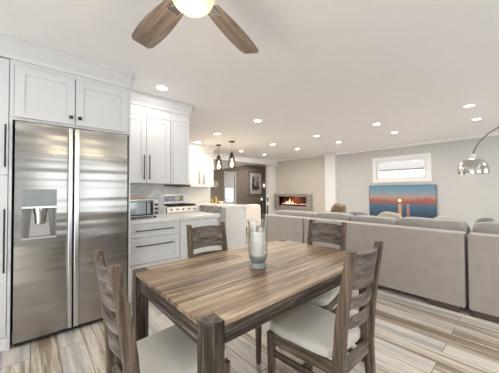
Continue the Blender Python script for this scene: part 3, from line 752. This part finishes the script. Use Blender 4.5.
tag(MB().lathe([(0.05, 0), (0.055, 0.01), (0.05, 0.05), (0.03, 0.06)], (-6.22, YF-0.1, 1.14), 16).build('mantel_ornament', M['wax'], None, smooth=True), 'small white ornament on top of the fireplace surround', 'ornament')
tag(MB().rings([[(-6.55+0.06*math.cos(2*PI*j/20), y, 2.28+0.06*math.sin(2*PI*j/20)) for j in range(20)] for y in (YF-0.021, YF-0.05)]).build('smoke_detector', M['plastic_w'], None, smooth=True), 'round white detector high on the fireplace wall', 'smoke detector')

# ============================================================ television
tv = thing('television', 'flat television under the slot window showing a city skyline at sunset', 'television', (-2.236, YF, 0.95))
TW, TH = 0.778, 0.437
MB().box(-0.4, 0.4, -0.03, -0.001, -0.25, 0.25).build('wall_mount', M['black'], tv)
MB().box(-TW, TW, -0.055, -0.03, -TH, TH).build('casing', M['black'], tv, bevel=0.003)
sc_ = MB().box(-TW+0.008, TW-0.008, -0.0565, -0.055, -TH+0.01, TH-0.008).build('screen', screen_mat(-TW, TW, -TH, TH), tv)
hz0 = -TH + 0.45*2*TH
rnd = random.Random(11)
b = MB(); x = -TW+0.01
while x < TW-0.03:
    wd = rnd.uniform(0.012, 0.035); u_ = (x+TW)/(2*TW)
    h = rnd.uniform(0.05, 0.10)+(0.09*rnd.random() if u_ > 0.72 and u_ < 0.95 else 0)+(0.03*rnd.random() if u_ < 0.3 else 0)
    b.box(x, x+wd, -0.058, -0.0565, hz0-0.006, hz0+h); x += wd*rnd.uniform(0.9, 1.5)
for xx in (-0.62, 0.45, 0.62, 0.53): b.box(xx, xx+0.005, -0.058, -0.0565, hz0, hz0+0.17)
b.build('skyline_picture', emis('skyline_colour', (0.19, 0.06, 0.055), 0.4), sc_)
b = MB(); b.rings([[(0.0+0.035*math.cos(2*PI*j/20), y, hz0+0.075+0.035*math.sin(2*PI*j/20)) for j in range(20)] for y in (-0.059, -0.058)])
b.build('sun_picture', emis('sun_colour', (1, 0.62, 0.25), 1.6), sc_)

# ============================================================ sofa
def sofa_section(x0, x1, label, cushions, arm=False):
    w_ = x1-x0; t = thing('sofa_section', label, 'sofa', (x0, 3.26, 0), 0, None)
    MB().box(0.003, w_-0.003, 0.0, 0.20, 0.06, 0.812).build('back', M['sofa'], t, smooth=True, bevel=0.014)
    MB().pillow((w_/2, 0.50, 0.21), (w_/2-0.006, 0.46, 0.15), 14, 8).build('base', M['sofa'], t, smooth='all')
    if arm: MB().pillow((0.10, 0.50, 0.36), (0.10, 0.47, 0.28), 12, 8).build('armrest', M['sofa'], t, smooth='all')
    for i, (a, c, zt, dy) in enumerate(cushions):
        a -= x0; c -= x0
        MB().pillow(((a+c)/2, 0.32+dy, (zt+0.50)/2), ((c-a)/2+0.004, 0.125, (zt-0.50)/2), 6.5, 16, 0.028, i+x0).build('back_cushion', M['cushion'], t, smooth='all')
        MB().pillow(((a+c)/2, 0.66, 0.44), ((c-a)/2+0.01, 0.32, 0.085), 7, 8, 0.01, i).build('seat_cushion', M['cushion'], t, smooth='all')
    for xx in ((0.16, w_-0.18)):
        for yy in (0.06, 0.86): MB().box(xx-0.13, xx+0.13, yy-0.05, yy+0.03, 0, 0.062).build('leg', M['brown_leg'], t)
    return t
sofa_section(-3.28, -2.405, 'grey sofa section at the fireplace end of the row', [(-3.26, -2.38, 0.89, 0.02)], True)
sofa_section(-2.39, -0.435, 'long grey middle sofa section behind the dining chairs', [(-2.33, -1.75, 0.905, 0), (-1.74, -1.13, 0.89, 0), (-1.12, -0.44, 0.91, 0)])
sofa_section(-0.415, 1.45, 'grey sofa section at the right edge under the arc lamp', [(-0.40, 0.40, 0.915, 0), (0.42, 1.2, 0.90, 0)])
def throw(name, label, x, y, z, hx, hz, mat, ang=0.2, tilt=0.0, wr=0.05, depth=0.07, n=3.0):
    r = Matrix.Rotation(tilt, 3, 'Y') @ Matrix.Rotation(-ang, 3, 'X')
    o = MB().pillow((0,0,0), (hx, depth, hz), n, 12, wr, x, r).build(name, mat, None, smooth='all')
    o.location = (x, y, z); return tag(o, label, 'pillow', 'throw pillows on the sofa')
throw('throw_pillow', 'flat dark grey throw pillow beside the shaggy brown one', -1.78, 3.80, 0.72, 0.23, 0.20, M['grey_pillow'], 0.2)
throw('throw_pillow', 'beige throw pillow peeking over the sofa below the left half of the television', -1.33, 3.83, 0.735, 0.18, 0.205, M['beige'], 0.15, 0.12)
throw('throw_pillow', 'beige throw pillow peeking over the sofa by the right end of the television', -0.67, 3.80, 0.725, 0.18, 0.20, M['beige'], 0.15, 0.10)
throw('throw_pillow', 'grey throw pillow between the beige one and the arc lamp', -0.32, 3.80, 0.735, 0.10, 0.205, M['grey_pillow'], 0.12, 0.0)
throw('shaggy_pillow', 'round shaggy brown pillow standing up behind the sofa back', -2.11, 3.84, 0.78, 0.115, 0.25, M['shag'], 0.1, 0, 0.16, 0.11, 3.2)

# ============================================================ arc lamp
al = thing('arc_lamp', 'arc floor lamp with a brushed steel dome shade over the sofa', 'floor lamp', (1.55, 4.40, 0))
def lp(x, z, y=4.2): return (x-1.55, y-4.40, z)
MB().lathe([(0.20, 0), (0.20, 0.05), (0.19, 0.055)], n=32).build('base', M['steel_lamp'], al, smooth=True)
ctrl = [(-0.462, 1.70), (-0.435, 1.78), (-0.393, 1.857), (-0.32, 1.94), (-0.224, 2.009), (-0.06, 2.095), (0.15, 2.18), (0.40, 2.24), (0.70, 2.24), (1.0, 2.14), (1.28, 1.90), (1.45, 1.55), (1.53, 1.1), (1.55, 0.6), (1.55, 0.05)]
b = MB(); b.tube([lp(x, z, 4.2+0.2*max(0, (x+0.46)/2.01)) for x, z in ctrl], 0.008, 8); b.build('arm', M['dark_nickel'], al, smooth='all')
sh = (-0.462-1.55, 4.2-4.40, 0)
R = 0.152
prof = [(0.02, 1.66), (0.03, 1.655), (0.075, 1.645), (0.115, 1.615), (0.143, 1.57), (R, 1.52), (R, 1.455), (R-0.004, 1.455), (R-0.006, 1.52), (0.138, 1.565), (0.11, 1.605), (0.07, 1.635), (0.02, 1.645)]
MB().lathe(prof, sh, 36, cap=False).build('shade', M['steel_lamp'], al, smooth=True)
MB().lathe([(0.028, 1.655), (0.028, 1.69), (0.012, 1.71)], sh, 16).build('cap', plain('pale_knuckle', (0.75,0.7,0.62), 0.3), al, smooth=True)
MB().lathe([(0.015, 1.64), (0.02, 1.60), (0.035, 1.57), (0.03, 1.53), (0.008, 1.51)], sh, 16).build('bulb', M['wax'], al, smooth=True)

# ============================================================ dining table
tx0, tx1, ty0, ty1 = -1.66, -0.77, 0.475, 1.90
dt = thing('dining_table', 'rustic wooden dining table with thick square legs', 'table', ((tx0+tx1)/2, (ty0+ty1)/2, 0))
hx, hy = (tx1-tx0)/2, (ty1-ty0)/2; L = 0.078
MB().box(-hx, hx, -hy+L, hy-L, 0.740, 0.76).box(-hx+L, hx-L, -hy, -hy+L, 0.740, 0.76).box(-hx+L, hx-L, hy-L, hy, 0.740, 0.76).build('tabletop', M['table_y'], dt, bevel=0.002)
for sx in (-1, 1):
    for sy in (-1, 1):
        x0 = sx*hx - (L if sx > 0 else 0); y0 = sy*hy - (L if sy > 0 else 0)
        MB().box(x0+0.0008, x0+L-0.0008, y0+0.0008, y0+L-0.0008, 0, 0.7605).build('leg', M['wz'], dt, bevel=0.003)
for sx in (-1, 1):
    x0 = sx*hx - (0.03 if sx > 0 else 0)
    MB().box(x0, x0+0.03, -hy+L, hy-L, 0.672, 0.7395).build('apron', M['wy'], dt, bevel=0.002)
for sy in (-1, 1):
    y0 = sy*(hy-0.022) - (0.03 if sy > 0 else 0)
    MB().box(-hx+L, hx-L, y0, y0+0.03, 0.640, 0.7395).build('apron', M['wx'], dt, bevel=0.002)

# hurricane vase and candle
vx, vy = -1.16, 1.095
vs = thing('hurricane_vase', 'clear glass hurricane candle holder on the dining table', 'vase', (vx, vy, 0.7606))
MB().lathe([(0.052, 0), (0.056, 0.006), (0.05, 0.02), (0.042, 0.032), (0.046, 0.045), (0.058, 0.06), (0.060, 0.072)], n=32).build('foot', M['glass_base'], vs, smooth=True)
MB().lathe([(0.060, 0.073), (0.063, 0.09), (0.062, 0.20), (0.063, 0.27), (0.070, 0.303), (0.067, 0.303), (0.060, 0.27), (0.059, 0.20), (0.060, 0.09), (0.056, 0.078)], n=36, cap=False).build('glass_chimney', M['glass'], vs, smooth=True)
cd = thing('pillar_candle', 'white pillar candle inside the glass hurricane on the table', 'candle', (vx, vy, 0.7606+0.0735), 0)
MB().lathe([(0.038, 0.0), (0.039, 0.004), (0.039, 0.138), (0.036, 0.145), (0.02, 0.141), (0.0, 0.140)], n=28).build('wax', M['wax'], cd, smooth=True)
b = MB(); b.tube([(0,0,0.139), (0.002,0,0.156)], 0.0015, 5); b.build('wick', M['wick'], cd)

# ============================================================ dining chairs
def make_chair(loc, rz, label):
    """local +y is where the sitter faces; the back stands at y=0"""
    t = thing('dining_chair', label, 'chair', loc, rz, None)
    HX = 0.155
    for s in (-1, 1):
        pts = [(s*HX, -0.045, 0), (s*HX, -0.012, 0.25), (s*HX, 0.0, 0.44), (s*HX, -0.012, 0.62), (s*HX, -0.04, 0.82), (s*HX, -0.068, 0.98)]
        MB().sweep_rect(pts, [0.016, 0.017, 0.018, 0.018, 0.017, 0.016], [0.017, 0.022, 0.028, 0.026, 0.022, 0.018]).build('rear_leg', M['cz'], t, bevel=0.003)
        MB().sweep_rect([(s*0.185, 0.405, 0), (s*0.185, 0.405, 0.435)], [0.014, 0.02], [0.014, 0.02]).build('front_leg', M['cz'], t, bevel=0.003)
    def yb(z):
        zs = [(0.44, 0.0), (0.62, -0.012), (0.82, -0.04), (0.98, -0.068)]
        for (a, ya), (c, yc) in zip(zs, zs[1:]):
            if z <= c: return ya+(yc-ya)*(z-a)/(c-a)
        return zs[-1][1]
    def slat(z0, z1, name):
        b = MB(); n = 12; out = []
        for i in range(n+1):
            u = -1+2*i/n; x = u*(HX-0.012); dy = -0.034*(1-u*u)+0.006
            out.append([(x, yb(z0)+dy-0.009, z0), (x, yb(z0)+dy+0.009, z0), (x, yb(z1)+dy+0.009, z1), (x, yb(z1)+dy-0.009, z1)])
        b.rings(out); b.build(name, M['cx'], t, smooth=True, bevel=0.0015)
    slat(0.785, 0.955, 'back_panel'); slat(0.690, 0.745, 'back_slat'); slat(0.595, 0.650, 'back_slat')
    for s in (-1, 1):
        MB().rings([[(s*0.158-0.011, 0.02, z0), (s*0.158+0.011, 0.02, z0), (s*0.158+0.011, 0.02, z1), (s*0.158-0.011, 0.02, z1)] if yy == 0 else [(s*0.186-0.011, 0.39, z0), (s*0.186+0.011, 0.39, z0), (s*0.186+0.011, 0.39, z1), (s*0.186-0.011, 0.39, z1)] for z0, z1 in ((0.375, 0.435),) for yy in (0, 1)]).build('seat_rail', M['cy'], t, bevel=0.002)
        MB().rings([[(s*q-0.009, yy, 0.305), (s*q+0.009, yy, 0.305), (s*q+0.009, yy, 0.335), (s*q-0.009, yy, 0.335)] for q, yy in ((0.156, 0.0), (0.185, 0.395))]).build('stretcher', M['cy'], t, bevel=0.002)
    MB().box(-0.18, 0.18, 0.392, 0.416, 0.375, 0.435).build('seat_rail', M['cx'], t, bevel=0.002)
    MB().box(-0.142, 0.142, -0.012, 0.012, 0.375, 0.435).build('seat_rail', M['cx'], t, bevel=0.002)
    MB().box(-0.166, 0.166, 0.19, 0.21, 0.308, 0.332).build('stretcher', M['cx'], t, bevel=0.002)
    # upholstered seat, a little wider at the front
    b = MB(); b.pillow((0, 0, 0), (1, 1, 1), 5.5, 14)
    for v in b.bm.verts:
        fy = v.co.y; zz = v.co.z*0.03+(0.014*(1-min(1, (abs(v.co.x)**2.5)))*(1-min(1, abs(fy)**2.5)) if v.co.z > 0 else 0)
        v.co = Vector((v.co.x*(0.190+0.020*fy), 0.232+fy*0.212, 0.462+zz))
    b.build('seat', M['seat'], t, smooth='all')
    return t
ch = make_chair((-0.598, 1.235, 0), PI/2, 'wooden dining chair at the right of the table with its seat fully in view')
dup(ch, (-1.168, 0.297, 0), 0.0, 'wooden dining chair nearest the refrigerator, at the near end of the table')
dup(ch, (-1.195, 1.925, 0), PI+0.12, 'wooden dining chair at the far end of the table, against the sofa back')
dup(ch, (-1.74, 1.10, 0), -PI/2-0.10, 'wooden dining chair on the kitchen side of the table, before the drawers')

# ============================================================ ceiling fan
fc = (-0.979, 0.532)
fn = thing('ceiling_fan', 'ceiling fan with greyish wooden blades and a warm lit globe', 'ceiling fan', (fc[0], fc[1], 0))
MB().lathe([(0.07, HC-0.05), (0.075, HC-0.02), (0.075, HC-0.001)], n=28).build('canopy', M['steel_lamp'], fn, smooth=True)
b = MB(); b.tube([(0,0,HC-0.04), (0,0,2.27)], 0.013, 12); b.build('downrod', M['steel_lamp'], fn, smooth=True)
MB().lathe([(0.05, 2.28), (0.10, 2.265), (0.115, 2.23), (0.115, 2.175), (0.10, 2.15), (0.06, 2.145)], n=32).build('motor', M['steel_lamp'], fn, smooth=True)
MB().lathe([(0.085, 2.15), (0.098, 2.14), (0.097, 2.118), (0.084, 2.09), (0.058, 2.068), (0.03, 2.059), (0.001, 2.056)], n=32).build('globe', M['globe'], fn, smooth='all')
l = bpy.data.lights.new('globe_glow', 'POINT'); l.energy = 3.5; l.color = (1, 0.85, 0.6); l.shadow_soft_size = 0.1
o = bpy.data.objects.new('globe_glow', l); COL.objects.link(o); o.parent = fn; o.location = (0, 0, 1.85)
for k in range(5):
    a = math.radians(111 + 72*k)
    ca, sa = math.cos(a), math.sin(a)
    def tr(p):
        x, y, z = p
        return (x*ca-y*sa, x*sa+y*ca, 2.165+z)
    b = MB(); n = 14; ring = []
    for i in range(n+1):
        u = i/n; r = 0.13+0.465*u
        hw1 = 0.045+0.020*math.sin(PI*min(1, u*0.85)); hw2 = 0.045+0.030*math.sin(PI*min(1, u*0.75))
        if u > 0.94: hw1 -= 0.012*(u-0.94)/0.06; hw2 -= 0.010*(u-0.94)/0.06
        tl = 0.20
        ring.append([tr((r, -hw1, -hw1*tl-0.003)), tr((r, hw2, hw2*tl-0.003)), tr((r, hw2, hw2*tl+0.003)), tr((r, -hw1, -hw1*tl+0.003))])
    b.rings(ring)
    # built in the blade's own frame so the grain follows it
    R_ = Matrix.Rotation(-a, 4, 'Z')
    for v in b.bm.verts: v.co = R_ @ v.co
    bl_ = b.build('blade', M['fan'], fn, bevel=0.002); bl_.rotation_euler = (0, 0, a)
    br = MB(); br.rings([[(0.09, -0.02, 2.155), (0.09, 0.02, 2.155), (0.09, 0.02, 2.162), (0.09, -0.02, 2.162)], [(0.19, -0.03, 2.148), (0.19, 0.03, 2.160), (0.19, 0.03, 2.166), (0.19, -0.03, 2.154)]])
    br.build('blade_bracket', M['steel_lamp'], bl_)

# ============================================================ recessed lights
spots = [(-2.80, 1.12, 'kitchen counter beside the refrigerator'), (-4.30, 2.90, 'kitchen aisle, before the pendants'), (-3.06, 2.90, 'dining table far end'),
         (-5.35, 3.05, 'wall cabinet beyond the range'),
         (-5.72, 4.72, 'peninsula, nearest the white beam'), (-4.375, 4.68, 'armchair beyond the peninsula'), (-3.06, 4.68, 'sofa end nearest the fireplace'), (-1.80, 4.68, 'middle of the sofa'), (-0.54, 4.68, 'arc lamp shade'),
         (-5.76, 5.75, 'candle holders'), (-4.38, 5.72, 'space before the fireplace'), (-3.09, 5.69, 'white pilaster'), (-1.83, 5.66, 'television'), (-0.56, 5.67, 'wall right of the television')]
r0 = None
def dim(root, watts):
    for c in bpy.data.objects:
        if c.parent == root and c.type == 'LIGHT':
            c.data = c.data.copy(); c.data.energy = watts
for i, (x, y, wh) in enumerate(spots):
    lab = 'added fill light in the ceiling over the ' + wh
    if r0 is None:
        r0 = thing('recessed_light', lab, 'ceiling light', (x, y, HC), 0, 'recessed ceiling lights')
        MB().lathe([(0.056, -0.001), (0.056, -0.006), (0.078, -0.004), (0.078, -0.0005)], n=28, cap=False).build('trim_ring', M['trim'], r0, smooth=True)
        MB().lathe([(0.055, -0.0025), (0.055, -0.0005)], n=28).build('lens', M['lampdisc'], r0)
        l = bpy.data.lights.new('downlight', 'AREA'); l.shape = 'DISK'; l.size = 0.1; l.energy = 6.4; l.color = (1, 0.94, 0.88)
        o = bpy.data.objects.new('downlight', l); COL.objects.link(o); o.parent = r0; o.location = (0, 0, -0.012)
    else:
        d_ = dup(r0, (x, y, HC), 0, lab)
        if i == 3: dim(d_, 3.0)
# unseen fill lamps added in the room beyond and on the camera's side
dup(r0, (-7.9, 7.4, HC), 0, 'added fill light in the ceiling over the brown room')
for x, y, wh in ((-7.6, 5.6, 'left part of the brown room'), (1.2, 0.3, 'space right of the camera, by the side window'), (1.2, 2.9, 'right end of the sofa, dining side'), (1.2, 4.7, 'living room right of the arc lamp shade'),
                 (-0.6, -1.2, 'floor before the patio door'), (-2.0, -1.2, 'floor before the pantry cabinet')):
    dim(dup(r0, (x, y, HC), 0, 'added fill light in the ceiling over the ' + wh), 4.0 if y < 1 else 6.4)

dim(r0, 2.6)
